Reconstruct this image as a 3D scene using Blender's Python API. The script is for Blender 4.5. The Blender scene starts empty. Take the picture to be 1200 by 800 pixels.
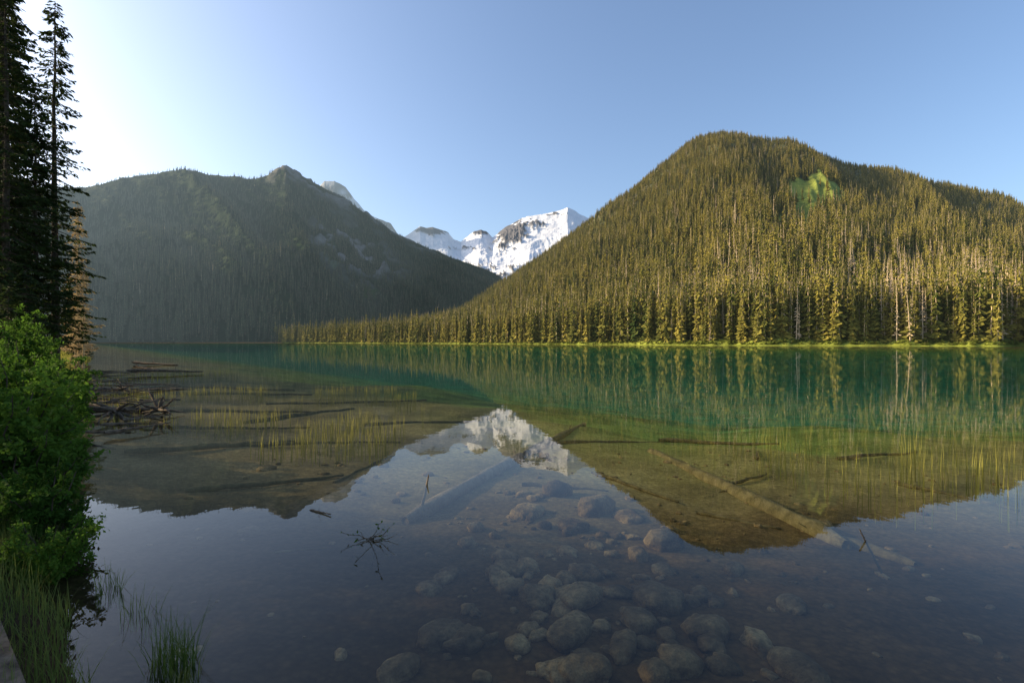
import bpy, math, random
import numpy as np
from mathutils import Vector
R = np.random.RandomState(7)
random.seed(7)
scene = bpy.context.scene
AZ, EL = math.radians(-81), math.radians(22)
CAMH = 2.5

# ------------------------------------------------------------------ noise
def _h(ix, iy, s):
    n = (ix*374761393 + iy*668265263 + s*974711) & 0xffffffff
    n = ((n ^ (n >> 13))*1274126177) & 0xffffffff
    n = n ^ (n >> 16)
    return n/4294967296.0
def vn(x, y, s=0):
    x = np.asarray(x, float); y = np.asarray(y, float)
    ix = np.floor(x).astype(np.int64); iy = np.floor(y).astype(np.int64)
    fx = x-ix; fy = y-iy
    fx = fx*fx*fx*(fx*(fx*6-15)+10); fy = fy*fy*fy*(fy*(fy*6-15)+10)
    a = _h(ix, iy, s); b = _h(ix+1, iy, s); c = _h(ix, iy+1, s); d = _h(ix+1, iy+1, s)
    return (a+(b-a)*fx)*(1-fy) + (c+(d-c)*fx)*fy
def fbm(x, y, o=4, s=0, g=.5):
    r = 0; a = 1; t = 0
    for i in range(o):
        r = r + a*vn(np.asarray(x)*2**i+i*17.3, np.asarray(y)*2**i-i*9.1, s+i*31); t += a; a *= g
    return r/t*2-1
def ridged(x, y, o=4, s=0):
    r = 0; a = 1; t = 0
    for i in range(o):
        r = r + a*(1-abs(vn(np.asarray(x)*2**i+i*7.3, np.asarray(y)*2**i+i*3.1, s+i*13)*2-1)); t += a; a *= .5
    return r/t
def sst(a, b, x):
    t = np.clip((x-a)/(b-a), 0, 1); return t*t*(3-2*t)

# ------------------------------------------------------------------ mesh builder
class MB:
    def __init__(s): s.V=[]; s.F=[]; s.n=0
    def add(s, V, F, m=0):
        V = np.asarray(V, float).reshape(-1, 3); F = np.asarray(F, np.int64)
        s.V.append(V); s.F.append((F+s.n, m)); s.n += len(V)
    def mesh(s, name, mats, smooth=False, col=None):
        V = np.concatenate(s.V); me = bpy.data.meshes.new(name)
        me.vertices.add(len(V)); me.vertices.foreach_set('co', V.ravel())
        li = np.concatenate([f.ravel() for f, m in s.F])
        tot = np.concatenate([np.full(len(f), f.shape[1]) for f, m in s.F])
        mi = np.concatenate([np.full(len(f), m) for f, m in s.F])
        st = np.concatenate([[0], np.cumsum(tot)[:-1]])
        me.loops.add(len(li)); me.loops.foreach_set('vertex_index', li.astype(np.int32))
        me.polygons.add(len(tot)); me.polygons.foreach_set('loop_start', st.astype(np.int32))
        me.polygons.foreach_set('material_index', mi.astype(np.int32))
        me.polygons.foreach_set('use_smooth', np.full(len(tot), smooth))
        for m in mats: me.materials.append(m)
        me.update(calc_edges=True)
        if col is not None:
            a = me.color_attributes.new('Col', 'FLOAT_COLOR', 'POINT')
            c = np.ones((len(V), 4)); c[:, :3] = col; a.data.foreach_set('color', c.ravel())
        me.validate()
        return me
    def obj(s, name, mats, smooth=False, col=None, loc=(0,0,0)):
        o = bpy.data.objects.new(name, s.mesh(name, mats, smooth, col)); o.location = loc
        scene.collection.objects.link(o); return o
def gridF(nu, nv):
    i = np.arange(nu-1)[:, None]*nv + np.arange(nv-1)[None, :]
    i = i.ravel(); return np.stack([i, i+nv, i+nv+1, i+1], 1)
def tube(P, rad, n=8, jit=0.0, rs=R):
    P = np.asarray(P, float); rad = np.broadcast_to(rad, (len(P),)); V = []
    T = np.gradient(P, axis=0)
    for k in range(len(P)):
        t = T[k]/(np.linalg.norm(T[k])+1e-9)
        a = np.cross(t, [0, 0, 1.0]) if abs(t[2]) < .9 else np.cross(t, [1.0, 0, 0])
        a /= np.linalg.norm(a); b = np.cross(t, a)
        an = np.arange(n)/n*2*math.pi
        rr = rad[k]*(1+jit*rs.uniform(-1, 1, n))
        V.append(P[k]+np.outer(np.cos(an)*rr, a)+np.outer(np.sin(an)*rr, b))
    V = np.concatenate(V); F = []
    for k in range(len(P)-1):
        for i in range(n):
            j = (i+1) % n; F.append([k*n+i, k*n+j, (k+1)*n+j, (k+1)*n+i])
    for e in (0, (len(P)-1)*n):   # end caps
        for i in range(1, n-2, 2): F.append([e, e+i, e+i+1, e+i+2])
    return V, np.array(F)
def leafquads(C, D, W, L, Wd):
    """diamond leaves: centres C, direction D, side W"""
    L = np.asarray(L)[:, None]; Wd = np.asarray(Wd)[:, None]
    V = np.stack([C, C+D*L*.45+W*Wd, C+D*L, C+D*L*.45-W*Wd], 1).reshape(-1, 3)
    return V, np.arange(len(C)*4).reshape(-1, 4)
def unit(v): return v/(np.linalg.norm(v, axis=-1, keepdims=True)+1e-9)

# ------------------------------------------------------------------ materials
def newmat(name):
    m = bpy.data.materials.new(name); m.use_nodes = True
    nt = m.node_tree; nt.nodes.clear(); return m, nt
def N(nt, t, **k):
    n = nt.nodes.new(t)
    for a, b in k.items(): setattr(n, a, b)
    return n
def math_(nt, op, a, b=None, clamp=False):
    n = N(nt, 'ShaderNodeMath', operation=op); n.use_clamp = clamp
    for i, x in enumerate((a, b)):
        if x is None: continue
        if isinstance(x, (int, float)): n.inputs[i].default_value = x
        else: nt.links.new(x, n.inputs[i])
    return n.outputs[0]
def mixc(nt, f, a, b, mode='MIX'):
    n = N(nt, 'ShaderNodeMix', data_type='RGBA', blend_type=mode)
    for i, x in ((0, f), (6, a), (7, b)):
        if isinstance(x, (int, float)): n.inputs[i].default_value = x
        elif isinstance(x, tuple): n.inputs[i].default_value = (*x, 1)
        else: nt.links.new(x, n.inputs[i])
    return n.outputs[2]
def noise(nt, scale, detail=4, rough=.55, vec=None):
    n = N(nt, 'ShaderNodeTexNoise'); n.inputs['Scale'].default_value = scale
    n.inputs['Detail'].default_value = detail; n.inputs['Roughness'].default_value = rough
    if vec is None:
        g = N(nt, 'ShaderNodeNewGeometry'); vec = g.outputs['Position']
    nt.links.new(vec, n.inputs['Vector']); return n.outputs['Fac']
def ramp(nt, f, stops):
    n = N(nt, 'ShaderNodeValToRGB'); e = n.color_ramp.elements
    while len(e) < len(stops): e.new(.5)
    for i, (p, c) in enumerate(stops): e[i].position = p; e[i].color = (*c, 1) if isinstance(c, tuple) else (c, c, c, 1)
    nt.links.new(f, n.inputs[0]); return n.outputs[0]
def finish(nt, col, rough=.9, spec=.1, bump=None, haze=0.0, transl=0.0):
    out = N(nt, 'ShaderNodeOutputMaterial')
    b = N(nt, 'ShaderNodeBsdfPrincipled'); b.inputs['Roughness'].default_value = rough
    b.inputs['Specular IOR Level'].default_value = spec
    if isinstance(col, tuple): b.inputs['Base Color'].default_value = (*col, 1)
    else: nt.links.new(col, b.inputs['Base Color'])
    if bump: nt.links.new(bump, b.inputs['Normal'])
    sh = b.outputs[0]
    if transl:
        t = N(nt, 'ShaderNodeBsdfTranslucent')
        if isinstance(col, tuple): t.inputs[0].default_value = (*col, 1)
        else: nt.links.new(col, t.inputs[0])
        m = N(nt, 'ShaderNodeMixShader'); m.inputs[0].default_value = transl
        nt.links.new(sh, m.inputs[1]); nt.links.new(t.outputs[0], m.inputs[2]); sh = m.outputs[0]
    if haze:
        # haze painted in as emission by world distance, with sun glow boosted westward
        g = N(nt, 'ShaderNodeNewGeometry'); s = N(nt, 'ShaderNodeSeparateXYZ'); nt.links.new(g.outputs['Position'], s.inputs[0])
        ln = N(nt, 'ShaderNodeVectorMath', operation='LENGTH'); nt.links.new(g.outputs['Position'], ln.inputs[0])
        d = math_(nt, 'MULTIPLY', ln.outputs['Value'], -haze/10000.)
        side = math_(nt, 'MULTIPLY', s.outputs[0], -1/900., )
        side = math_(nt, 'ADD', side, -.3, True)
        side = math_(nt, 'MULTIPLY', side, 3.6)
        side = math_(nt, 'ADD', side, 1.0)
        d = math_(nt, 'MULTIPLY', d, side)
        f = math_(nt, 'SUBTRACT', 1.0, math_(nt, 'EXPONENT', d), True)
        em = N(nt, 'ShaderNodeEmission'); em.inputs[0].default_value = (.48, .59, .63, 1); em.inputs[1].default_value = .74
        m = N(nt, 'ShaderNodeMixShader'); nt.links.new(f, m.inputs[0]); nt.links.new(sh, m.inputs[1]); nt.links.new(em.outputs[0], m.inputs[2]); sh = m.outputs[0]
    nt.links.new(sh, out.inputs[0])
def bumpn(nt, h, strength=.5, dist=.05):
    b = N(nt, 'ShaderNodeBump'); b.inputs['Strength'].default_value = strength; b.inputs['Distance'].default_value = dist
    nt.links.new(h, b.inputs['Height']); return b.outputs[0]

def foliage(name, a, b, haze=0, transl=0., nscale=.02):
    m, nt = newmat(name)
    oi = N(nt, 'ShaderNodeObjectInfo')
    f = math_(nt, 'ADD', math_(nt, 'MULTIPLY', oi.outputs['Random'], .7), math_(nt, 'MULTIPLY', math_(nt, 'SUBTRACT', noise(nt, nscale, 3), .35), .9), True)
    c = mixc(nt, f, a, b)
    finish(nt, c, .85, .1, haze=haze, transl=transl); return m
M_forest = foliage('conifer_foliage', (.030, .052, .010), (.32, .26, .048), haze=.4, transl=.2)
M_forest_w = foliage('conifer_foliage_west', (.012, .027, .013), (.055, .082, .032), haze=.50)  # darker copy of the conifers, west slope's shade put into the colour
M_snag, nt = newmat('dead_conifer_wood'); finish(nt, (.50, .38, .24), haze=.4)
M_hero = foliage('fir_needles', (.018, .034, .010), (.06, .08, .018), nscale=.6, transl=.3)
M_bark, nt = newmat('bark')
finish(nt, ramp(nt, noise(nt, 6, 5), [(.3, (.03, .022, .016)), (.7, (.11, .085, .06))]), bump=bumpn(nt, noise(nt, 25, 4), .6, .03))
M_lichen, nt = newmat('dead_bark'); finish(nt, ramp(nt, noise(nt, 3, 5), [(.3, (.30, .22, .11)), (.7, (.60, .46, .25))]), transl=.2)
M_leaf = foliage('shrub_leaves', (.022, .060, .009), (.12, .22, .026), nscale=1.3, transl=.45)
M_grass = foliage('grass_blades', (.06, .11, .02), (.16, .19, .05), nscale=3, transl=.35)
M_dryg = foliage('sunlit_grass_blades', (.16, .18, .03), (.34, .30, .06), nscale=1, transl=.35)
M_reed = foliage('reed_blades', (.18, .19, .035), (.36, .31, .07), nscale=2, transl=.3)
M_log, nt = newmat('waterlogged_wood')
nz = noise(nt, 5, 6, .65)
finish(nt, ramp(nt, nz, [(.3, (.06, .042, .020)), (.7, (.22, .165, .08))]), bump=bumpn(nt, noise(nt, 30, 4), .5, .02))
M_big, nt = newmat('sunken_trunk_wood')
finish(nt, ramp(nt, noise(nt, 3.5, 7, .75), [(.3, (.09, .065, .03)), (.7, (.34, .255, .12))]), bump=bumpn(nt, noise(nt, 24, 5), .8, .04))
M_pale, nt = newmat('pale_sunken_wood')
finish(nt, ramp(nt, noise(nt, 3.5, 7, .75), [(.3, (.13, .085, .05)), (.7, (.42, .30, .18))]), bump=bumpn(nt, noise(nt, 24, 5), .8, .04))
M_drift, nt = newmat('driftwood')
finish(nt, ramp(nt, noise(nt, 7, 6, .65), [(.3, (.04, .03, .022)), (.7, (.20, .155, .11))]), bump=bumpn(nt, noise(nt, 40, 4), .5, .02))
M_rock, nt = newmat('lake_rock')
oz = ramp(nt, noise(nt, 1.5, 3), [(.33, (.08, .05, .026)), (.5, (.25, .155, .07)), (.66, (.48, .31, .14))])
finish(nt, mixc(nt, .85, oz, ramp(nt, noise(nt, 14, 7, .8), [(.35, .3), (.65, 1.15)]), 'MULTIPLY'), bump=bumpn(nt, noise(nt, 12, 7), .9, .06))

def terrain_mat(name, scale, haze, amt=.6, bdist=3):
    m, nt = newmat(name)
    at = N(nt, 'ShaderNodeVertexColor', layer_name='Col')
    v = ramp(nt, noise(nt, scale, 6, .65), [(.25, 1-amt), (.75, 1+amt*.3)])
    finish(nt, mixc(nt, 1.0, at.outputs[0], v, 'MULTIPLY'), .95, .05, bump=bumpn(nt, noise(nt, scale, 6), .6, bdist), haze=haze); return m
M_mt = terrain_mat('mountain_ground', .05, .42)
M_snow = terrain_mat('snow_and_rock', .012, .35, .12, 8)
M_ground, nt = newmat('lake_shore_ground')
at = N(nt, 'ShaderNodeVertexColor', layer_name='Col')
g = N(nt, 'ShaderNodeNewGeometry')
vo = N(nt, 'ShaderNodeTexVoronoi'); vo.inputs['Scale'].default_value = 14; nt.links.new(g.outputs['Position'], vo.inputs['Vector'])
peb = ramp(nt, vo.outputs['Distance'], [(.1, 1.1), (.7, .78)])
vr = N(nt, 'ShaderNodeSeparateColor'); nt.links.new(vo.outputs['Color'], vr.inputs[0])
pv = ramp(nt, vr.outputs[0], [(.0, .85), (1., 1.15)])
big = ramp(nt, noise(nt, .45, 5, .6), [(.3, .5), (.7, 1.35)])
fine = ramp(nt, noise(nt, 5, 7, .8), [(.3, .55), (.7, 1.3)])
c = mixc(nt, 1.0, at.outputs[0], peb, 'MULTIPLY'); c = mixc(nt, 1.0, c, big, 'MULTIPLY'); c = mixc(nt, 1.0, c, fine, 'MULTIPLY'); c = mixc(nt, 1.0, c, pv, 'MULTIPLY')
finish(nt, c, .95, .05, bump=bumpn(nt, noise(nt, 8, 5), .5, .04))

# ------------------------------------------------------------------ lake outline and terrain functions
def I(x, xs, ys): return np.interp(x, xs, ys)
def Ys_R(u): return I(u, [-.5, -.43, -.3, -.2, 0, .3, .6, 1, 1.6], [1100, 900, 760, 640, 470, 340, 290, 265, 250]) + 14*fbm(u*14, u*0, 3, 3)
def Yr_R(u): return I(u, [-.5, -.43, -.2, 0, .4, 1, 1.6], [1250, 1150, 1250, 1450, 1600, 1350, 1100])
skyR = [(300,401),(340,398),(400,390),(480,382),(540,364),(570,345),(600,325),(640,298),(680,270),(720,243),(760,213),(800,182),(815,173),(830,168),(848,164),(870,166),(900,175),(925,176),(945,181),(980,193),(1020,203),(1060,212),(1100,220),(1140,226),(1170,237),(1200,250),(1300,285),(1560,310)]
def v_R(u): return I(u, [(a-600)/600 for a, b in skyR], [(400-b)/600 for a, b in skyR])
def h_R(u, Y):
    Ys = Ys_R(u); Yr = Yr_R(u); t = (Y-Ys)/(Yr-Ys); zr = v_R(u)*Yr+CAMH
    tc = np.clip(t, 0, 1)
    p = .55*tc+.45*tc*tc*(3-2*tc)
    p = p - np.clip(t-1, 0, 9)*.8
    env = np.sin(math.pi*np.clip(t, 0, 1))**.8
    n = (ridged(u*5+tc*.8, tc*1.3, 4, 5)-.55)*.15*env + fbm(u*40, t*10, 3, 9)*.015*np.clip(t*3, 0, 1)
    z = zr*(p+n) + np.clip((Y-Ys)*.06, -3, 1.0)
    return z, t
def Ys_L(u): return I(u, [-1.6, -1.2, -.84, -.43, -.3, -.2, 0, .3], [350, 420, 900, 1000, 1150, 1250, 1500, 1800])
def Yr_L(u): return I(u, [-1.6, -1.2, -.84, -.43, -.2, 0, .3], [1000, 1200, 1500, 1800, 2100, 2500, 2900])
skyL = [(-360,190),(-120,200),(0,218),(60,220),(100,219),(140,210),(170,204),(200,202),(230,201),(260,206),(300,209),(314,205),(324,200),(335,196),(344,203),(360,210),(378,219),(395,229),(420,244),(435,256),(450,264),(458,272),(480,283),(510,294),(540,306),(580,320),(620,350),(700,388),(780,399)]
def v_L(u): return I(u, [(a-600)/600 for a, b in skyL], [(400-b)/600 for a, b in skyL])
def h_L(u, Y):
    Ys = Ys_L(u); Yr = Yr_L(u); t = (Y-Ys)/(Yr-Ys); zr = v_L(u)*Yr+CAMH
    tc = np.clip(t, 0, 1)
    p = .8*tc+.2*tc*tc*(3-2*tc) - np.clip(t-1, 0, 9)*.8
    env = np.sin(math.pi*np.clip(t, 0, 1))**.9
    n = (ridged(u*6+tc*1.5, tc*1.4, 4, 25)-.57)*.36*env + fbm(u*50, t*10, 3, 29)*.02*np.clip(t*3, 0, 1)*np.clip((1.25-t)*3, .4, 1)
    return zr*(p+n) + np.clip((Y-Ys)*.05, -3, .5), t
def cliffs(u, t):
    a = sst(.0, .25, fbm(u*34-t*4, t*16, 4, 81))*np.clip(1.5*np.exp(-(((u+.31)/.08)**2+((t-.55)/.2)**2)), 0, 1)
    b = sst(.0, .3, fbm(u*40, t*24, 4, 82))*sst(.82, .95, t)*sst(-.5, -.44, u)*sst(-.1, -.2, u)
    return np.clip(a+b, 0, 1)
def fan(ua, ub, nu, ta, tb, nv, Ysf, Yrf, power=1.0):
    u = np.linspace(ua, ub, nu)[:, None]*np.ones((1, nv)); s = np.linspace(0, 1, nv)[None, :]**power
    t = ta+(tb-ta)*s; t = t*np.ones((nu, 1))
    Y = Ysf(u)+t*(Yrf(u)-Ysf(u)); return u, Y
u, Y = fan(-.5, 1.6, 620, -.03, 1.5, 340, Ys_R, Yr_R)
z, t = h_R(u, Y)
def meadow(u, t):   # open avalanche meadow on the upper slope, broken up by tree islands
    uu = (u-.585-(t-.38)*.35)/.06; tt = (t-.38)/.17
    g = np.exp(-(uu**2+tt**2))
    return sst(.38, .75, g+fbm(u*42+3, t*11, 4, 79)*.8)*sst(.08, .3, g)
mR = meadow(u, t)
up = sst(.45, .85, t+fbm(u*12, t*8, 3, 40)*.25)
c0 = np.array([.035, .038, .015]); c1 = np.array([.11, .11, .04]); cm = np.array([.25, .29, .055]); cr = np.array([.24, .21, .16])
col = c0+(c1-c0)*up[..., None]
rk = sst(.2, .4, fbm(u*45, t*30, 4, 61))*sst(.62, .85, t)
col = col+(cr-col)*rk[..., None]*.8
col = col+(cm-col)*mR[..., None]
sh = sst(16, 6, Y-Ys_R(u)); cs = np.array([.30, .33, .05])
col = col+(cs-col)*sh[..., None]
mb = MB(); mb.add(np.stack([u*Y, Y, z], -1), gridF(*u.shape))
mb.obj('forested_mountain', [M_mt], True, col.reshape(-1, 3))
# left mountain
u, Y = fan(-1.6, .3, 620, -.03, 1.5, 300, Ys_L, Yr_L)
z, t = h_L(u, Y)
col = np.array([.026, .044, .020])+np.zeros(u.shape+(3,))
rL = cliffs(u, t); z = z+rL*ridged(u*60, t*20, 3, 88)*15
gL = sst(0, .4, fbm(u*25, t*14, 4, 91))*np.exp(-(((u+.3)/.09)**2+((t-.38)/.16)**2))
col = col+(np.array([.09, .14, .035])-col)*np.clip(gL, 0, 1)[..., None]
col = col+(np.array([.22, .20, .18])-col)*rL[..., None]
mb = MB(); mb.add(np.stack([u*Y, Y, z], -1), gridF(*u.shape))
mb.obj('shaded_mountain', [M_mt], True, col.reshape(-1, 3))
# snowy range
skyS = [(300,260),(355,240),(372,222),(380,212),(392,212),(405,219),(415,233),(430,250),(445,257),(458,262),(466,274),(474,278),(483,271),(492,265),(499,267),(507,266),(516,269),(525,272),(532,281),(540,283),(548,277),(556,271),(564,269),(570,271),(577,278),(584,273),(592,266),(604,260),(612,255),(625,253),(640,250),(655,247),(665,243),(672,246),(682,252),(700,262),(760,275),(850,285)]
def v_S(u): return I(u, [(a-600)/600 for a, b in skyS], [(400-b)/600 for a, b in skyS])
nu, nv = 1000, 300
uu = np.linspace(-.45, .35, nu)[:, None]*np.ones((1, nv)); tt = np.linspace(0, 1.3, nv)[None, :]*np.ones((nu, 1))
YS = 3300+tt*1200
tc = np.clip(tt, 0, 1)
zb = .12*3300; zr = v_S(uu)*4500+CAMH
rd = ridged(uu*14, tt*2.6, 5, 51)
z = zb+(zr-zb)*(.75*tc+.25*tc**2) - np.clip(tt-1, 0, 1)*900
z += (rd-.55)*60*np.sin(math.pi*tc)**.7 + fbm(uu*90, tt*16, 4, 56)*6*np.clip(tt*2, 0, 1)
px = uu*600+600; py = 400-(z-CAMH)/YS*600
def blob(cx, cy, rx, ry): return np.exp(-(((px-cx)/rx)**2+((py-cy)/ry)**2))
rock = 1.15*blob(508, 269, 22, 7)+1.1*blob(562, 272, 14, 5)+1.3*blob(600, 274, 16, 15)+.45*blob(580, 290, 14, 5)+.6*blob(648, 251, 14, 3)+.7*blob(625, 263, 12, 5)+1.2*blob(395, 222, 30, 14)+1.3*blob(450, 266, 20, 10)+.5*blob(545, 292, 16, 3)+.4*sst(300, 322, py)
rock = sst(.46, .60, rock+fbm(uu*110+tt*12, tt*22, 5, 66, .6)*.7)
rock *= 1-.75*(blob(385, 214, 8, 5)+blob(402, 226, 5, 4))
rock = np.clip(rock, 0, 1)
z += rock*ridged(uu*160, tt*14, 3, 67)*34*np.clip((1-tt)*6, 0, 1)
col = np.array([.76, .77, .81])+(np.array([.13, .125, .135])-np.array([.76, .77, .81]))*rock[..., None]
mb = MB(); mb.add(np.stack([uu*YS, YS, z], -1), gridF(nu, nv))
mb.obj('snowy_mountain_range', [M_snow], True, col.reshape(-1, 3))

# ground / lake bed sheet
def d_shore(x, y):
    w = fbm(x*.25, y*.25, 3, 11)*.7+fbm(x*.04, y*.04, 2, 12)*2*sst(15, 50, abs(y))
    d1 = (x+.85*y+.5-.5*sst(5.3, 4.2, y)+w)/1.31
    d2 = (y-1.4+.5*w+.02*x)
    d3 = (900-x)*.7
    k = .8
    h = np.clip(.5+.5*(d2-d1)/k, 0, 1); m = d2*(1-h)+d1*h-k*h*(1-h)
    return np.minimum(m, d3)
def Yf(u): return np.where(u > -.43, Ys_R(u), I(u, [-1.6, -1.2, -.84, -.43], [350, 420, 880, 950]))
def h_G(x, y):
    d = d_shore(x, y)
    yy = np.maximum(y, 1.); uu = np.clip(x/yy, -1.6, 1.6)
    df = np.where(y > 60, (Yf(uu)-y)*.6, 999)
    dd = np.minimum(d, df)
    dep = I(dd, [0, 1, 3, 8, 15, 25, 40, 80, 200], [0, .22, .42, .6, .95, 2.0, 4.5, 9, 14])
    n = fbm(x*.5, y*.5, 4, 14)*.09+fbm(x*.12, y*.12, 3, 16)*.5*sst(9, 20, dd)
    lnd = 1.0*(1-np.exp(np.minimum(d, 0)/2.2))+.06*np.clip(-d, 0, 120)+fbm(x*.3, y*.3, 4, 15)*.25*np.clip(-d, 0, 1)
    z = np.where(d > 0, -dep+n*np.clip(d*2, 0, 1), lnd)
    z = np.where((d > 0) & (df < 0), np.minimum(-df*.05, 1.0), z)
    return z, d, dd
n = 560; a = 8.; s = np.linspace(-1, 1, n); g1 = 6500*np.sinh(a*s)/math.sinh(a)
X, Yg = np.meshgrid(g1, g1+7, indexing='ij')
z, d, dd = h_G(X, Yg)
depth = np.clip(-z, 0, 20)[..., None]
def lerp(a, b, f): return a+(b-a)*f
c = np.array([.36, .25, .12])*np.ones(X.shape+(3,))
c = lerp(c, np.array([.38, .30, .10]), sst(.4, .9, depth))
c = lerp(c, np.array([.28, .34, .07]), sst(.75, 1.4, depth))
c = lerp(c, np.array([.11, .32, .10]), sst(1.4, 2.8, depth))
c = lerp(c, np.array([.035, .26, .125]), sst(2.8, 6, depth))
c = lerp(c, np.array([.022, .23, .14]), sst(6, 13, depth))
# dark silt near the landing, with tree shade painted into the bed colour
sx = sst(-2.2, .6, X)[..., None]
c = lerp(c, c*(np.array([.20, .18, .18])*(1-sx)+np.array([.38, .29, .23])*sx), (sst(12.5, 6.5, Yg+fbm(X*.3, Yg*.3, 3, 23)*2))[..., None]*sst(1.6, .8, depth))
land = sst(-.1, -.6, d)[..., None]
gr = fbm(X*.4, Yg*.4, 3, 19)[..., None]
c = lerp(c, lerp(np.array([.05, .04, .025]), np.array([.06, .09, .025]), sst(-.2, .3, gr)), land)
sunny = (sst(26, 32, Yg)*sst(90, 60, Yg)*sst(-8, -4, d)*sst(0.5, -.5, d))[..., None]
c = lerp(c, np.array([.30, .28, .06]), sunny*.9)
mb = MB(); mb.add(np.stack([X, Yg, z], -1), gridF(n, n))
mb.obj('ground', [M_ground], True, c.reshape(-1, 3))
def gz(x, y): return float(h_G(np.array([float(x)]), np.array([float(y)]))[0][0])

# ------------------------------------------------------------------ water
M_water, nt = newmat('lake_water')
g = N(nt, 'ShaderNodeNewGeometry')
mp = N(nt, 'ShaderNodeMapping'); mp.inputs['Scale'].default_value = (1, .7, 1); nt.links.new(g.outputs['Position'], mp.inputs[0])
w = math_(nt, 'ADD', noise(nt, 2.2, 2, .5, mp.outputs[0]), math_(nt, 'MULTIPLY', noise(nt, .35, 2, .5, mp.outputs[0]), 1.6))
bmp = bumpn(nt, w, 1.0, .0016)
fr = N(nt, 'ShaderNodeFresnel'); fr.inputs[0].default_value = 1.33; nt.links.new(bmp, fr.inputs['Normal'])
gl = N(nt, 'ShaderNodeBsdfGlossy'); gl.inputs['Roughness'].default_value = .006; nt.links.new(bmp, gl.inputs['Normal'])
tr = N(nt, 'ShaderNodeBsdfTransparent'); tr.inputs[0].default_value = (.90, .97, .93, 1)
fac = math_(nt, 'MINIMUM', fr.outputs[0], .72)
m = N(nt, 'ShaderNodeMixShader'); nt.links.new(fac, m.inputs[0]); nt.links.new(tr.outputs[0], m.inputs[1]); nt.links.new(gl.outputs[0], m.inputs[2])
out = N(nt, 'ShaderNodeOutputMaterial'); nt.links.new(m.outputs[0], out.inputs[0])
mb = MB(); mb.add([(-2200, -60, 0), (2600, -60, 0), (2600, 1250, 0), (-2200, 1250, 0)], [[0, 1, 2, 3]])
mb.obj('lake_water', [M_water])

# ------------------------------------------------------------------ distant conifers
def conifer(name, seed, nwh, nbr, width, droop, mats, dead=False):
    r = np.random.RandomState(seed); mb = MB()
    mb.add(*tube([(0, 0, 0), (r.uniform(-.006, .006), 0, .5), (0, 0, 1)], [.011, .007, .001], 4), 1)
    V = []; F = []
    for k in range(nwh):
        f = (k+r.uniform(-.3, .3))/nwh
        zz = .05+.94*max(f, 0)**.95
        rad = width*(1-zz)**.72*r.uniform(.6, 1.2)+.006
        for b in range(nbr):
            if r.rand() < (.6 if dead else .08): continue
            an = r.uniform(0, 6.283); L = rad*r.uniform(.55, 1.15); hw = L*r.uniform(.3, .5)*(.25 if dead else 1)
            ca, sa = math.cos(an), math.sin(an); dz = L*droop*r.uniform(.5, 1.3)
            i = len(V)
            V += [(0, 0, zz+.016), (ca*L*.6-sa*hw, sa*L*.6+ca*hw, zz-dz*.8-hw*.35), (ca*L, sa*L, zz-dz*.75), (ca*L*.6+sa*hw, sa*L*.6-ca*hw, zz-dz*.8-hw*.35)]
            F += [[i, i+1, i+2], [i, i+2, i+3]]
    mb.add(V, F, 0); return mb.mesh(name, mats)
def make_src(cname, fol):
    c = bpy.data.collections.new(cname)
    spec = [(1, 20, 7, .13, .7), (2, 19, 7, .11, .8), (3, 21, 6, .095, .8), (4, 17, 8, .15, .6), (5, 20, 7, .12, .9), (6, 19, 6, .085, .7)]
    for i, (sd, a, b, w, dr) in enumerate(spec):
        me = conifer(f'fir_{i}', sd, a, b, w, dr, [fol, M_snag]); o = bpy.data.objects.new(f'{cname}_{i}', me); c.objects.link(o)
    me = conifer('snag', 9, 18, 8, .06, .4, [M_snag, M_snag], True); o = bpy.data.objects.new(f'{cname}_9', me); c.objects.link(o)
    return c
def scatter(name, P, S, idx, coll):
    me = bpy.data.meshes.new(name); me.vertices.add(len(P)); me.vertices.foreach_set('co', P.ravel())
    def at(nm, ty, key, arr):
        a = me.attributes.new(nm, ty, 'POINT'); a.data.foreach_set(key, arr.ravel())
    at('scl', 'FLOAT_VECTOR', 'vector', S); at('idx', 'INT', 'value', idx.astype(np.int32))
    rv = np.zeros_like(P); rv[:, 2] = R.uniform(0, 6.28, len(P)); rv[:, 0] = R.normal(0, .025, len(P)); rv[:, 1] = R.normal(0, .025, len(P))
    at('rotv', 'FLOAT_VECTOR', 'vector', rv)
    o = bpy.data.objects.new(name, me); scene.collection.objects.link(o)
    ng = bpy.data.node_groups.new(name+'_gn', 'GeometryNodeTree')
    ng.interface.new_socket('Geometry', in_out='INPUT', socket_type='NodeSocketGeometry'); ng.interface.new_socket('Geometry', in_out='OUTPUT', socket_type='NodeSocketGeometry')
    gi = ng.nodes.new('NodeGroupInput'); go = ng.nodes.new('NodeGroupOutput'); ip = ng.nodes.new('GeometryNodeInstanceOnPoints')
    ci = ng.nodes.new('GeometryNodeCollectionInfo'); ci.inputs['Collection'].default_value = coll
    ci.inputs['Separate Children'].default_value = True; ci.inputs['Reset Children'].default_value = True
    L = ng.links.new
    L(gi.outputs[0], ip.inputs['Points']); L(ci.outputs[0], ip.inputs['Instance']); ip.inputs['Pick Instance'].default_value = True
    for nm, dt, sk in (('scl', 'FLOAT_VECTOR', 'Scale'), ('idx', 'INT', 'Instance Index'), ('rotv', 'FLOAT_VECTOR', 'Rotation')):
        a = ng.nodes.new('GeometryNodeInputNamedAttribute'); a.data_type = dt; a.inputs[0].default_value = nm
        src = [q for q in a.outputs if q.enabled and q.name == 'Attribute'][0]
        if sk == 'Rotation':
            e = ng.nodes.new('FunctionNodeEulerToRotation'); L(src, e.inputs[0]); src = e.outputs[0]
        L(src, ip.inputs[sk])
    L(ip.outputs[0], go.inputs[0])
    md = o.modifiers.new('instances', 'NODES'); md.node_group = ng; return o

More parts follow.
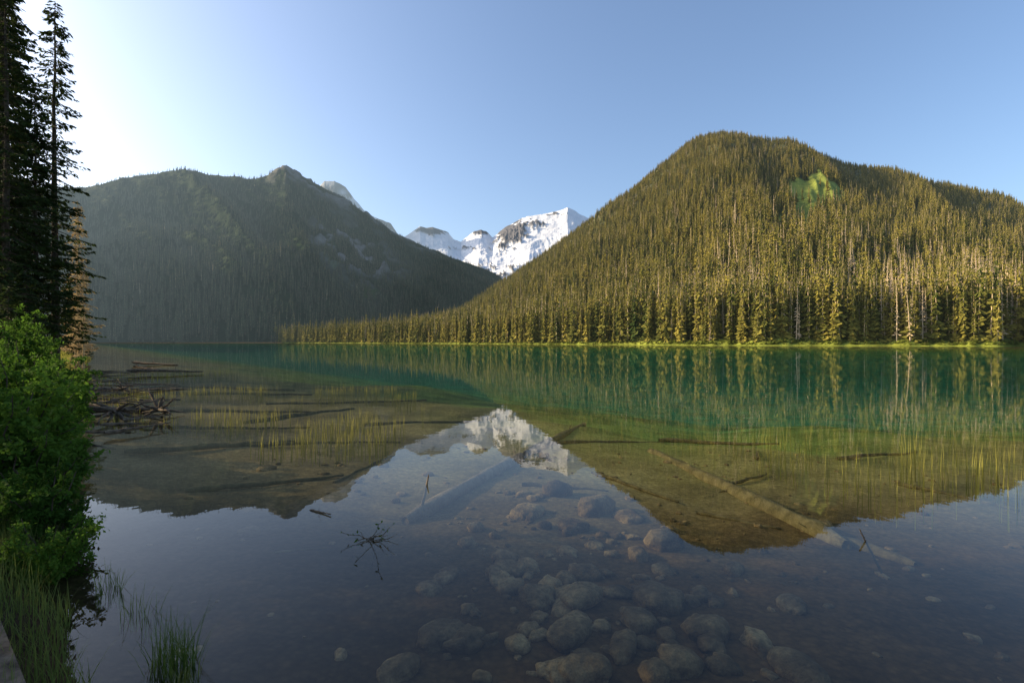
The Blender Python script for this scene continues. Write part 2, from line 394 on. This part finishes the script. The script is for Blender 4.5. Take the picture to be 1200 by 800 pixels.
C1 = make_src('fir_kit_east', M_forest); C2 = make_src('fir_kit_west', M_forest_w)
def sample(nc, ua, ub, Ysf, Yrf, tmax=1.06):
    u = R.uniform(ua, ub, nc); A = (Ysf(u)+tmax*(Yrf(u)-Ysf(u)))**2-Ysf(u)**2
    u = u[R.rand(nc) < A/A.max()]; Ys = Ysf(u); Ye = Ys+tmax*(Yrf(u)-Ys)
    return u, np.sqrt(Ys**2+R.rand(len(u))*(Ye**2-Ys**2))
u, Y = sample(62000, -.5, 1.3, Ys_R, Yr_R)
z, t = h_R(u, Y)
dens = 1-.35*sst(.35, .8, t)-.35*sst(.1, .4, fbm(u*14, t*9, 3, 44))*sst(.2, .45, t)
keep = (R.rand(len(u)) < dens*.98) & (R.rand(len(u)) > meadow(u, t)*.95) & (Y-Ys_R(u) > 9)
# a denser front rank along the shore
uf = R.uniform(-.48, 1.3, 1900); Yff = Ys_R(uf)+R.uniform(8, 40, 1900)
u = np.concatenate([u[keep], uf]); Y = np.concatenate([Y[keep], Yff]); z, t = h_R(u, Y)
hgt = I(t, [-.01, .15, .5, 1], [32, 27, 20, 13])*np.clip(R.normal(.9, .25, len(u)), .35, 1.4)
wid = np.clip(hgt, 12, 99)*R.uniform(.8, 1.4, len(u))*I(t, [0, .3, 1], [.9, 1.1, 1.3])
idx = R.randint(0, 6, len(u)); sn = (R.rand(len(u)) < .035+.4*sst(.15, .4, fbm(u*9, t*6, 2, 46))*sst(.3, .05, t)*sst(.2, .6, u)); idx[sn] = 6
scatter('conifer_forest', np.stack([u*Y, Y, z-.4], 1), np.stack([wid, wid, hgt], 1), idx, C1)
# low bright bushes at the water line of the far shore
uf = R.uniform(-.45, 1.25, 1800); Yff = Ys_R(uf)+R.uniform(1, 9, 1800); z, t = h_R(uf, Yff); hh = R.uniform(.5, 2.4, 1800)*R.uniform(.4, 1, 1800)
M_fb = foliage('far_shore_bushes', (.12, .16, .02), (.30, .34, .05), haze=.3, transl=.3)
C3 = make_src('bush_kit', M_fb)
scatter('shore_bushes', np.stack([uf*Yff, Yff, z-.1], 1), np.stack([hh*7, hh*7, hh], 1), R.randint(0, 6, 1800), C3)
u, Y = sample(50000, -1.15, .2, Ys_L, Yr_L)
z, t = h_L(u, Y)
keep = (R.rand(len(u)) > cliffs(u, t)*1.3) & (R.rand(len(u)) < 1-.5*sst(.6, 1, t)) & (z > .3)
u, Y, z, t = u[keep], Y[keep], z[keep], t[keep]
hgt = I(t, [0, .3, 1], [28, 22, 11])*np.clip(R.normal(.95, .28, len(u)), .4, 1.4); wid = np.clip(hgt, 12, 99)*R.uniform(1., 1.6, len(u))
idx = R.randint(0, 6, len(u)); idx[R.rand(len(u)) < .012] = 6
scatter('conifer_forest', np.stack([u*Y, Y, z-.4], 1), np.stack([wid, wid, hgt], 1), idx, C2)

# ------------------------------------------------------------------ hero conifers (left bank)
def hero_mesh(name, seed, H, rad, nb, sparse=0., dead=False):
    r = np.random.RandomState(seed); mb = MB()
    k = 12; zs = np.linspace(0, H, k); bx = np.cumsum(r.normal(0, .06, k))*.6; by = np.cumsum(r.normal(0, .06, k))*.6
    mb.add(*tube(np.stack([bx, by, zs-.5], 1), .011*H*(1-zs/H*.93), 9, .08, r), 1)
    C = []; D = []
    for b in range(nb):
        f = r.uniform(.07, 1)**.9; zz = f*H*.985
        L = rad*(1-f)**.62*r.uniform(.45, 1.15)+.25
        if r.rand() < .12: L *= 1.25
        an = r.uniform(0, 6.283); dr = r.uniform(.15, .55)
        nn = max(5, int(L*5)); q = np.linspace(0, 1, nn)
        x0 = np.interp(zz, zs, bx); y0 = np.interp(zz, zs, by)
        bend = r.normal(0, .15)
        P = np.stack([x0+np.cos(an+bend*q)*L*q, y0+np.sin(an+bend*q)*L*q, zz-L*dr*q**1.3*1.3+L*.22*q**3], 1)
        mb.add(*tube(P[::max(1, nn//4)], np.linspace(.035, .008, len(P[::max(1, nn//4)])), 4), 1)
        if dead and r.rand() < .45: continue
        m = int(L*(26 if not dead else 22)*(1-sparse)*r.uniform(.5, 1.3))
        qi = r.uniform(.12, 1, m)**.8; base = np.stack([np.interp(qi, q, P[:, j]) for j in range(3)], 1)
        tw = np.stack([np.cos(an)*np.ones(m), np.sin(an)*np.ones(m), np.zeros(m)], 1)
        sd = np.stack([-tw[:, 1], tw[:, 0], tw[:, 2]], 1)*r.choice([-1, 1], m)[:, None]
        off = r.uniform(0, .34, m)[:, None]*L*(1.05-qi)[:, None]
        dd = unit(tw*.7+sd*r.uniform(.2, 1.1, (m, 1))+np.array([0, 0, -1])*r.uniform(.15, 1.0, (m, 1)))
        C.append(base+sd*off-np.array([0, 0, 1])*off*.35); D.append(dd)
    C = np.concatenate(C); D = np.concatenate(D); m = len(C)
    W = unit(np.cross(D, unit(r.normal(0, 1, (m, 3))+np.array([0, 0, 1.2]))))
    mb.add(*leafquads(C, D, W, r.uniform(.2, .48, m), r.uniform(.04, .09, m)), 0)
    return mb.mesh(name, [M_lichen if dead else M_hero, M_lichen if dead else M_bark])
H1 = hero_mesh('conifer_tree', 11, 34, 3.4, 330); H2 = hero_mesh('conifer_tree', 12, 32, 3.2, 320, .15); H3 = hero_mesh('conifer_tree', 13, 27, 3.6, 300)
H4 = hero_mesh('dead_conifer_tree', 14, 17, 1.4, 150, 0, True); H5 = hero_mesh('conifer_tree', 15, 9, 1.7, 150)
def put(name, me, x, y, s=1., rot=None):
    o = bpy.data.objects.new(name, me); o.location = (x, y, gz(x, y)-.15); o.scale = (s, s, s)
    o.rotation_euler = (0, 0, random.uniform(0, 6.28) if rot is None else rot); scene.collection.objects.link(o); return o
for me, x, y, s in [(H1, -38.3, 38.5, 1.0), (H2, -40.1, 45, 1.02), (H1, -43, 42.5, .95), (H3, -40.5, 40.5, 1.1), (H2, -36.6, 37, .9), (H3, -38.0, 41, .85),
                    # grove on the bank to the west, shading the near water
                    (H1, -17, 2.5, .8), (H3, -20, 5.7, .95), (H1, -15.5, 8.4, .72), (H3, -26, 4.5, 1.0), (H2, -24, 10.0, .9), (H1, -14, 0, .7), (H3, -19, -2.0, .9), (H3, -22, 1.5, .9), (H3, -31, 2, 1)]:
    put('conifer_tree', me, x, y, s)
for x, y, s in [(-43.0, 50.8, 1.0), (-44.2, 52.0, .92), (-41.2, 49.2, .6)]: put('dead_conifer_tree', H4, x, y, s)
for x, y, s in [(-31, 32.5, .75), (-33.5, 33, .9), (-27, 27, .55), (-60, 70, 1.), (-72, 84, 1.1), (-86, 101, 1.2), (-105, 123, 1.3), (-23.5, 24, .5), (-78, 93, .9)]: put('conifer_tree', H5, x, y, s)

# ------------------------------------------------------------------ shrubs
def shrub(seed, w, h, nl, lf=.075):
    r = np.random.RandomState(seed); mb = MB(); C = []; D = []
    ns = 26
    for i in range(ns):
        an = r.uniform(0, 6.28); ro = r.uniform(.1, 1)**.6; top = np.array([math.cos(an)*w*ro, math.sin(an)*w*ro, h*r.uniform(.3, 1.08)*(1-.3*ro**2)])
        q = np.linspace(0, 1, 6)[:, None]; st = top*np.array([.15, .15, 0]); P = st+(top-st)*np.hstack([q**1.4, q**1.4, q**.8])+r.normal(0, .03, (6, 3))
        mb.add(*tube(P, np.linspace(.02, .005, 6), 5), 1)
        for k in range(9):   # leafy twigs
            f = r.uniform(.3, 1); b = np.array([np.interp(f, np.linspace(0, 1, 6), P[:, j]) for j in range(3)])
            tip = b+r.normal(0, 1, 3)*np.array([.3, .3, .25])*w*.55
            m = nl//(ns*9); qq = r.uniform(0, 1, m)[:, None]
            C.append(b+(tip-b)*qq+r.normal(0, .04, (m, 3))); dd = unit(r.normal(0, .7, (m, 3))+np.array([0, 0, -.35])+unit(tip-b)*.6); D.append(dd)
    C = np.concatenate(C); D = np.concatenate(D); m = len(C); C[:, 2] = np.maximum(C[:, 2], .05)
    W = unit(np.cross(D, unit(r.normal(0, .7, (m, 3))+np.array([0, 0, 1]))))
    mb.add(*leafquads(C, D, W, r.uniform(.6, 1.3, m)*lf, r.uniform(.22, .36, m)*lf), 0)
    return mb.mesh('shrub', [M_leaf, M_bark])
S1 = shrub(21, 1.1, 2.3, 9000, .095); S2 = shrub(22, .9, 1.7, 8000, .08); S3 = shrub(23, 1.6, 3.2, 13000, .11)
for me, x, y, s in [(S2, -6.7, 7.1, .9), (S2, -5.8, 6.3, .7), (S1, -8.3, 8.7, .95), (S2, -8.0, 8.4, .85), (S1, -10.3, 10.8, 1.0), (S1, -11.2, 12.0, 1.0), (S3, -13.4, 13.3, .75), (S1, -13.4, 15.2, 1.0), (S3, -16.6, 16.8, .95),
                    (S3, -18.4, 19.5, .75), (S3, -22.5, 23, .95), (S3, -27.0, 28.5, .85), (S3, -32.0, 33.5, 1.0), (S2, -5.0, 5.5, .5), (S3, -38, 40, 1.2), (S2, -7.4, 7.4, 1.1)]:
    put('leafy_shrub', me, x, y, s)

# ------------------------------------------------------------------ grass and reeds
def blades(P, h, w, bend, r):
    """curved 3-segment blades"""
    m = len(P); an = r.uniform(0, 6.28, m); D = np.stack([np.cos(an), np.sin(an), 0*an], 1); S = np.stack([-D[:, 1], D[:, 0], 0*an], 1)
    h = h[:, None]; w = w[:, None]; b = (bend*r.uniform(.1, 1, m))[:, None]; Z = np.array([0, 0, 1.])
    L = []
    for q in (0, .4, .75, 1):
        c = P+Z*h*(q-.25*b*q*q)+D*h*b*q*q
        ww = w*(1-q**1.5)+.0004
        L += [c-S*ww, c+S*ww]
    V = np.stack(L, 1).reshape(-1, 3); o = np.arange(m)[:, None]*8
    F = np.concatenate([o+np.array([k, k+1, k+3, k+2]) for k in (0, 2, 4)]); return V, F
def clump(name, x, y, rad, nbl, h, w=.0035, mat=M_grass, bend=.55, seed=1):
    r = np.random.RandomState(seed); a = r.uniform(0, 6.28, nbl); q = np.sqrt(r.rand(nbl))*rad
    P = np.stack([x+np.cos(a)*q, y+np.sin(a)*q, np.full(nbl, min(gz(x, y), .5))-.03], 1)
    base = -min(gz(x, y), 0)
    mb = MB(); mb.add(*blades(P, base+h*r.uniform(.4, 1.1, nbl), np.full(nbl, w), bend, r)); mb.obj(name, [mat])
clump('grass_tuft', -2.62, 3.95, .17, 190, .42, seed=31)
clump('grass_tuft', -2.42, 3.8, .10, 60, .22, seed=32)
clump('grass_tuft', -4.05, 5.15, .11, 60, .32, seed=33)
clump('grass_tuft', -3.5, 4.75, .12, 26, .3, seed=34)
clump('grass_tuft', -3.25, 4.6, .10, 14, .3, seed=35)
r = np.random.RandomState(41); m = 18000
xy = np.stack([r.uniform(-9, -2.6, m), r.uniform(3.0, 9, m)], 1)
zz, d, _ = h_G(xy[:, 0], xy[:, 1]); k = (d < .04+.12*fbm(xy[:, 0]*3, xy[:, 1]*3, 2, 4)) & (d > -3); xy = xy[k]; zz = zz[k]
mb = MB(); mb.add(*blades(np.column_stack([xy, zz-.02]), r.uniform(.15, .45, len(xy)), np.full(len(xy), .004), .6, r)); mb.obj('bank_grass', [M_grass])
m = 9000; y = r.uniform(27, 75, m); x = -.85*y+r.uniform(-7, 2.5, m)
zz, d, _ = h_G(x, y); k = (d < .5) & (fbm(x*.3, y*.3, 3, 5) > -.25); x, y, zz = x[k], y[k], zz[k]
mb = MB(); mb.add(*blades(np.stack([x, y, np.maximum(zz, -.2)-.03], 1), r.uniform(.3, .8, len(x)), np.full(len(x), .025), .6, r)); mb.obj('bank_grass', [M_dryg])
# sparse emergent reeds over the shallows
def reeds(name, xs, ys, m, h0, h1, seed, thr, w=.006):
    r = np.random.RandomState(seed); x = r.uniform(*xs, m); y = r.uniform(*ys, m)
    z, d, dd = h_G(x, y); k = (d > .3) & (z > -1.0) & (fbm(x*.45, y*.3, 3, seed) > thr); x, y, z = x[k], y[k], z[k]
    mb = MB(); mb.add(*blades(np.stack([x, y, z], 1), -z+r.uniform(h0, h1, len(x)), np.full(len(x), w), .12, r)); mb.obj(name, [M_reed])
reeds('reed_bed', (-19, -3.2), (12, 27), 7000, .08, .38, 51, .05, .009)
reeds('reed_bed', (6.0, 13), (8.2, 13.5), 500, .15, .5, 52, .15)
reeds('reed_bed', (8.8, 12), (9.2, 12), 520, .3, .6, 53, -.2, .009)
reeds('reed_bed', (2, 16), (12, 17), 250, .05, .3, 54, .1)
reeds('reed_bed', (-38, -22), (28, 44), 1800, .1, .5, 55, -.1, .014)

# ------------------------------------------------------------------ logs
def log(name, a, b, r0, r1, mat, seed=1, stubs=4, crook=1., sag=.0):
    r = np.random.RandomState(seed); a = np.array(a, float); b = np.array(b, float); n = 14; q = np.linspace(0, 1, n)[:, None]
    L = np.linalg.norm(b-a); P = a+(b-a)*q+np.cumsum(r.normal(0, .006*L/4*crook, (n, 3)), 0)*np.array([1, 1, .4]); P[:, 2] += sag*np.sin(q[:, 0]*math.pi)
    rad = r0+(r1-r0)*q[:, 0]; rad *= 1+.06*r.normal(0, 1, n); rad[0] *= .55
    mb = MB(); mb.add(*tube(P, rad, 10, .13, r))
    for i in range(stubs):
        k = r.randint(1, n-1); dv = unit(r.normal(0, 1, 3)+np.array([0, 0, .3])); l = r.uniform(2, 6)*rad[k]
        mb.add(*tube([P[k], P[k]+dv*l*.5, P[k]+dv*l+r.normal(0, .03, 3)], [rad[k]*.28, rad[k]*.2, rad[k]*.08], 5))
    return mb.obj(name, [mat], True)
def onbed(x, y, o=.1): return (x, y, gz(x, y)+o)
log('sunken_log', onbed(4.85, 7.4, .04), onbed(4.4, 16.5, .04), .16, .12, M_big, 61, 2, 1.4)
log('sunken_log', onbed(5.35, 6.8, .0), onbed(4.75, 8.2, .04), .09, .07, M_log, 66, 2)
log('sunken_log', onbed(-1.75, 8.4, .05), onbed(.2, 13.8, .05), .13, .15, M_pale, 62, 1, 1.6)
log('sunken_log', onbed(.4, 14.3, .05), onbed(3.2, 23, .1), .15, .1, M_big, 63, 1)
for i, (x0, y0, x1, y1, rr) in enumerate([(.2, 10.8, 2.1, 10.6, .06), (-6.1, 9.6, -3.7, 11.2, .06), (-3.7, 10.6, -3.1, 13.6, .05), (-9.3, 12.2, -6.6, 15.3, .08), (-9.7, 18.5, -7.6, 24, .1),
        (-12, 16, -7, 17.4, .07), (-8.6, 14.0, -3.6, 15.4, .06), (-15, 21, -8, 22.5, .09), (-5.5, 19, -1.5, 21, .09), (2.0, 12.4, 3.2, 9.8, .05), (4.6, 11.2, 6.2, 12.6, .05), (7, 14.5, 8.6, 18, .08),
        (8.6, 11.5, 9.2, 9.2, .05), (3.3, 9.2, 4.3, 8.3, .04), (9.5, 15, 13, 16, .07), (-3.2, 6.9, -2.6, 7.2, .02), (1.5, 17, 5.5, 18.6, .08), (6, 21, 10, 19.5, .1), (-20, 28, -12, 31, .13), (-24, 33, -14, 34, .12), (-12, 25, -5, 28, .1)]):
    log('sunken_branch' if rr < .07 else 'sunken_log', onbed(x0, y0, rr*.6), onbed(x1, y1, rr*.6), rr, rr*.4, M_log, 70+i, 1, 4.5)
# driftwood at the left bank
rdw = np.random.RandomState(17)
for i, (a, b, rr) in enumerate([((-15.6, 15.8, .35), (-12.3, 18.4, .12), .12), ((-16.5, 18.6, .4), (-11.9, 17.6, -.05), .08), ((-21, 23.6, .3), (-17.0, 27.0, .0), .12),
        ((-29, 38.5, .3), (-24, 40, .12), .13), ((-34, 46, .3), (-28, 43, .0), .13), ((-13.2, 12.3, .4), (-10.6, 14.4, -.1), .06), ((-19.5, 20.4, .35), (-14.5, 22.5, -.05), .09), ((-40, 54, .3), (-35, 53.5, -.05), .14)]):
    log('driftwood_log', a, b, rr, rr*.45, M_drift, 110+i, 8, 5)
for i in range(46):
    y = rdw.uniform(11, 40); x = -.85*y-.1+rdw.uniform(-1.0, 2.4); an = rdw.normal(.2, .8); L = rdw.uniform(.6, 2.8)*(y/20)**.5
    log('driftwood_branch', (x, y, rdw.uniform(.0, .3)), (x+L*math.cos(an), y+L*math.sin(an), rdw.uniform(-.15, .4)), rdw.uniform(.02, .06), .012, M_drift, 200+i, 6, 7)
def rootwad(x, y, s, seed):
    r = np.random.RandomState(seed); mb = MB()
    for i in range(16):
        dv = unit(np.array([r.normal(0, 1), r.normal(0, .8), r.uniform(-.5, .9)])); L = s*r.uniform(.5, 1.1); q = np.linspace(0, 1, 7)[:, None]
        P = dv*L*q+np.cumsum(r.normal(0, .06*s, (7, 3)), 0)*q
        mb.add(*tube(P, np.linspace(.08, .012, 7)*s, 6, .15, r))
    mb.obj('driftwood_root', [M_drift], True, loc=(x, y, .2))
rootwad(-13.0, 16.8, 1.0, 5); rootwad(-12.0, 17.4, .8, 6); rootwad(-18.6, 24.5, .7, 7)
# twig with leaves reaching out of the water
r = np.random.RandomState(8); mb = MB(); C = []; D = []
for i in range(9):
    dv = unit(np.array([r.normal(0, 1), r.normal(0, .7), r.uniform(.1, .6)])); L = r.uniform(.25, .5); q = np.linspace(0, 1, 6)[:, None]
    P = dv*L*q+np.cumsum(r.normal(0, .015, (6, 3)), 0); mb.add(*tube(P, np.linspace(.006, .002, 6), 4), 0)
    for k in range(3): C.append(P[r.randint(2, 6)]); D.append(unit(r.normal(0, 1, 3)))
C = np.array(C); D = np.array(D); W = unit(np.cross(D, r.normal(0, 1, D.shape)))
mb.add(*leafquads(C, D, W, r.uniform(.03, .06, len(C)), np.full(len(C), .012)), 1)
mb.add(*tube([(-.1, .3, -.5), (0, .1, -.2), (0, 0, 0)], [.01, .008, .006], 5), 0)
mb.obj('water_twig', [M_drift, M_leaf], loc=(-1.75, 6.45, .03))
log('floating_stick', (-3.0, 7.6, .0), (-2.6, 7.35, .02), .018, .008, M_drift, 140, 3)
log('protruding_branch', (4.55, 6.3, -.35), (4.38, 6.45, .14), .018, .007, M_drift, 141, 1)

# ------------------------------------------------------------------ rocks
def ico(sub=3):
    import bmesh
    bm = bmesh.new(); bmesh.ops.create_icosphere(bm, subdivisions=sub, radius=1); V = np.array([v.co[:] for v in bm.verts]); F = np.array([[v.index for v in f.verts] for f in bm.faces]); bm.free(); return V, F
IV, IF = ico(3)
r = np.random.RandomState(91); mb = MB()
def rock(x, y, s, lift=.0):
    sc = s*np.array([r.uniform(.8, 1.4), r.uniform(.65, 1.1), r.uniform(.4, .75)])
    o = r.uniform(0, 99); V = IV*(1+.3*fbm(IV[:, 0]*1.2+o, IV[:, 1]*1.2+IV[:, 2]*1.4+o, 3, 7)[:, None]*1.8)
    V = np.sign(V)*np.abs(V)**.8*sc; a = r.uniform(0, 6.28); ca, sa = math.cos(a), math.sin(a)
    V = np.stack([V[:, 0]*ca-V[:, 1]*sa, V[:, 0]*sa+V[:, 1]*ca, V[:, 2]], 1)
    mb.add(V+np.array([x, y, gz(x, y)+sc[2]*lift]), IF)
for x, y, s in [(1.66, 5.8, .29), (.75, 5.8, .25), (1.05, 4.85, .17), (.6, 5.1, .25), (1.5, 4.6, .24), (2.25, 7.6, .28), (.65, 4.5, .18), (-.7, 5.0, .22), (.2, 6.7, .16), (-.1, 7.0, .17), (2.9, 6.7, .14), (1.0, 8.3, .22), (1.5, 9.2, .26), (.3, 9.0, .24), (-.6, 8.2, .14), (1.9, 4.9, .14), (2.2, 6.0, .11), (-1.0, 6.0, .14), (.9, 10.2, .24), (2.0, 8.8, .2)]: rock(x, y, s, .35)
for i in range(170):
    x = r.normal(1.0, 1.1); y = 4.4+abs(r.normal(0, 3.0)); rock(x, y, min(.03+r.exponential(.05), .2), .15)
for i in range(420):
    x = r.uniform(-6, 12); y = r.uniform(3.5, 16)
    if d_shore(np.array([x]), np.array([y]))[0] > .2: rock(x, y, .015+r.exponential(.025))
mb.obj('submerged_rocks', [M_rock], True)

# ------------------------------------------------------------------ boardwalk corner
mb = MB(); e = unit(np.array([.78, -.64, 0])); nrm = np.array([e[1], -e[0], 0])
r = np.random.RandomState(3)
def box(c, ax, ay, hx, hy, z0, z1):
    c = np.array(c); V = [c+sx*hx*ax+sy*hy*ay+np.array([0, 0, zz]) for zz in (z0, z1) for sx, sy in ((-1, -1), (1, -1), (1, 1), (-1, 1))]
    return V, [[0, 3, 2, 1], [4, 5, 6, 7], [0, 1, 5, 4], [1, 2, 6, 5], [2, 3, 7, 6], [3, 0, 4, 7]]
p0 = np.array([-3.94, 3.94, 0])
for i in range(7):
    c = p0+e*(-.6)+nrm*(.09+i*.175); mb.add(*box(c, e, nrm, 2.6+r.uniform(-.05, .05), .082, .35, .40+r.uniform(-.004, .004)), 0)
for k in (-2.4, -.6, 1.2): mb.add(*box(p0+e*k+nrm*.6, nrm, e, .6, .06, .22, .347), 0)
mb.obj('wooden_boardwalk', [M_drift])

# ------------------------------------------------------------------ sky, sun, camera
wd = bpy.data.worlds.new('World'); scene.world = wd; wd.use_nodes = True; nt = wd.node_tree
sk = nt.nodes.new('ShaderNodeTexSky'); sk.sky_type = 'NISHITA'; sk.sun_disc = False; sk.sun_elevation = EL; sk.sun_rotation = AZ
sk.air_density = 1.0; sk.dust_density = 4.5; sk.ozone_density = 2.5; sk.altitude = 600
bg = nt.nodes['Background']; bg.inputs[1].default_value = .265; nt.links.new(sk.outputs[0], bg.inputs[0])
S = Vector((math.sin(AZ)*math.cos(EL), math.cos(AZ)*math.cos(EL), math.sin(EL)))
sl = bpy.data.lights.new('sun', 'SUN'); sl.energy = 8; sl.angle = math.radians(.5); sl.color = (1, .81, .52)
so = bpy.data.objects.new('sun', sl); so.rotation_euler = S.to_track_quat('Z', 'Y').to_euler(); scene.collection.objects.link(so)
cam = bpy.data.cameras.new('camera'); cam.lens = 18; cam.sensor_width = 36; cam.clip_end = 20000; cam.clip_start = .05
co = bpy.data.objects.new('camera', cam); co.location = (0, 0, CAMH); co.rotation_euler = (math.radians(90), 0, 0); scene.collection.objects.link(co)
scene.camera = co
scene.view_settings.view_transform = 'Standard'; scene.view_settings.look = 'None'; scene.view_settings.exposure = 0
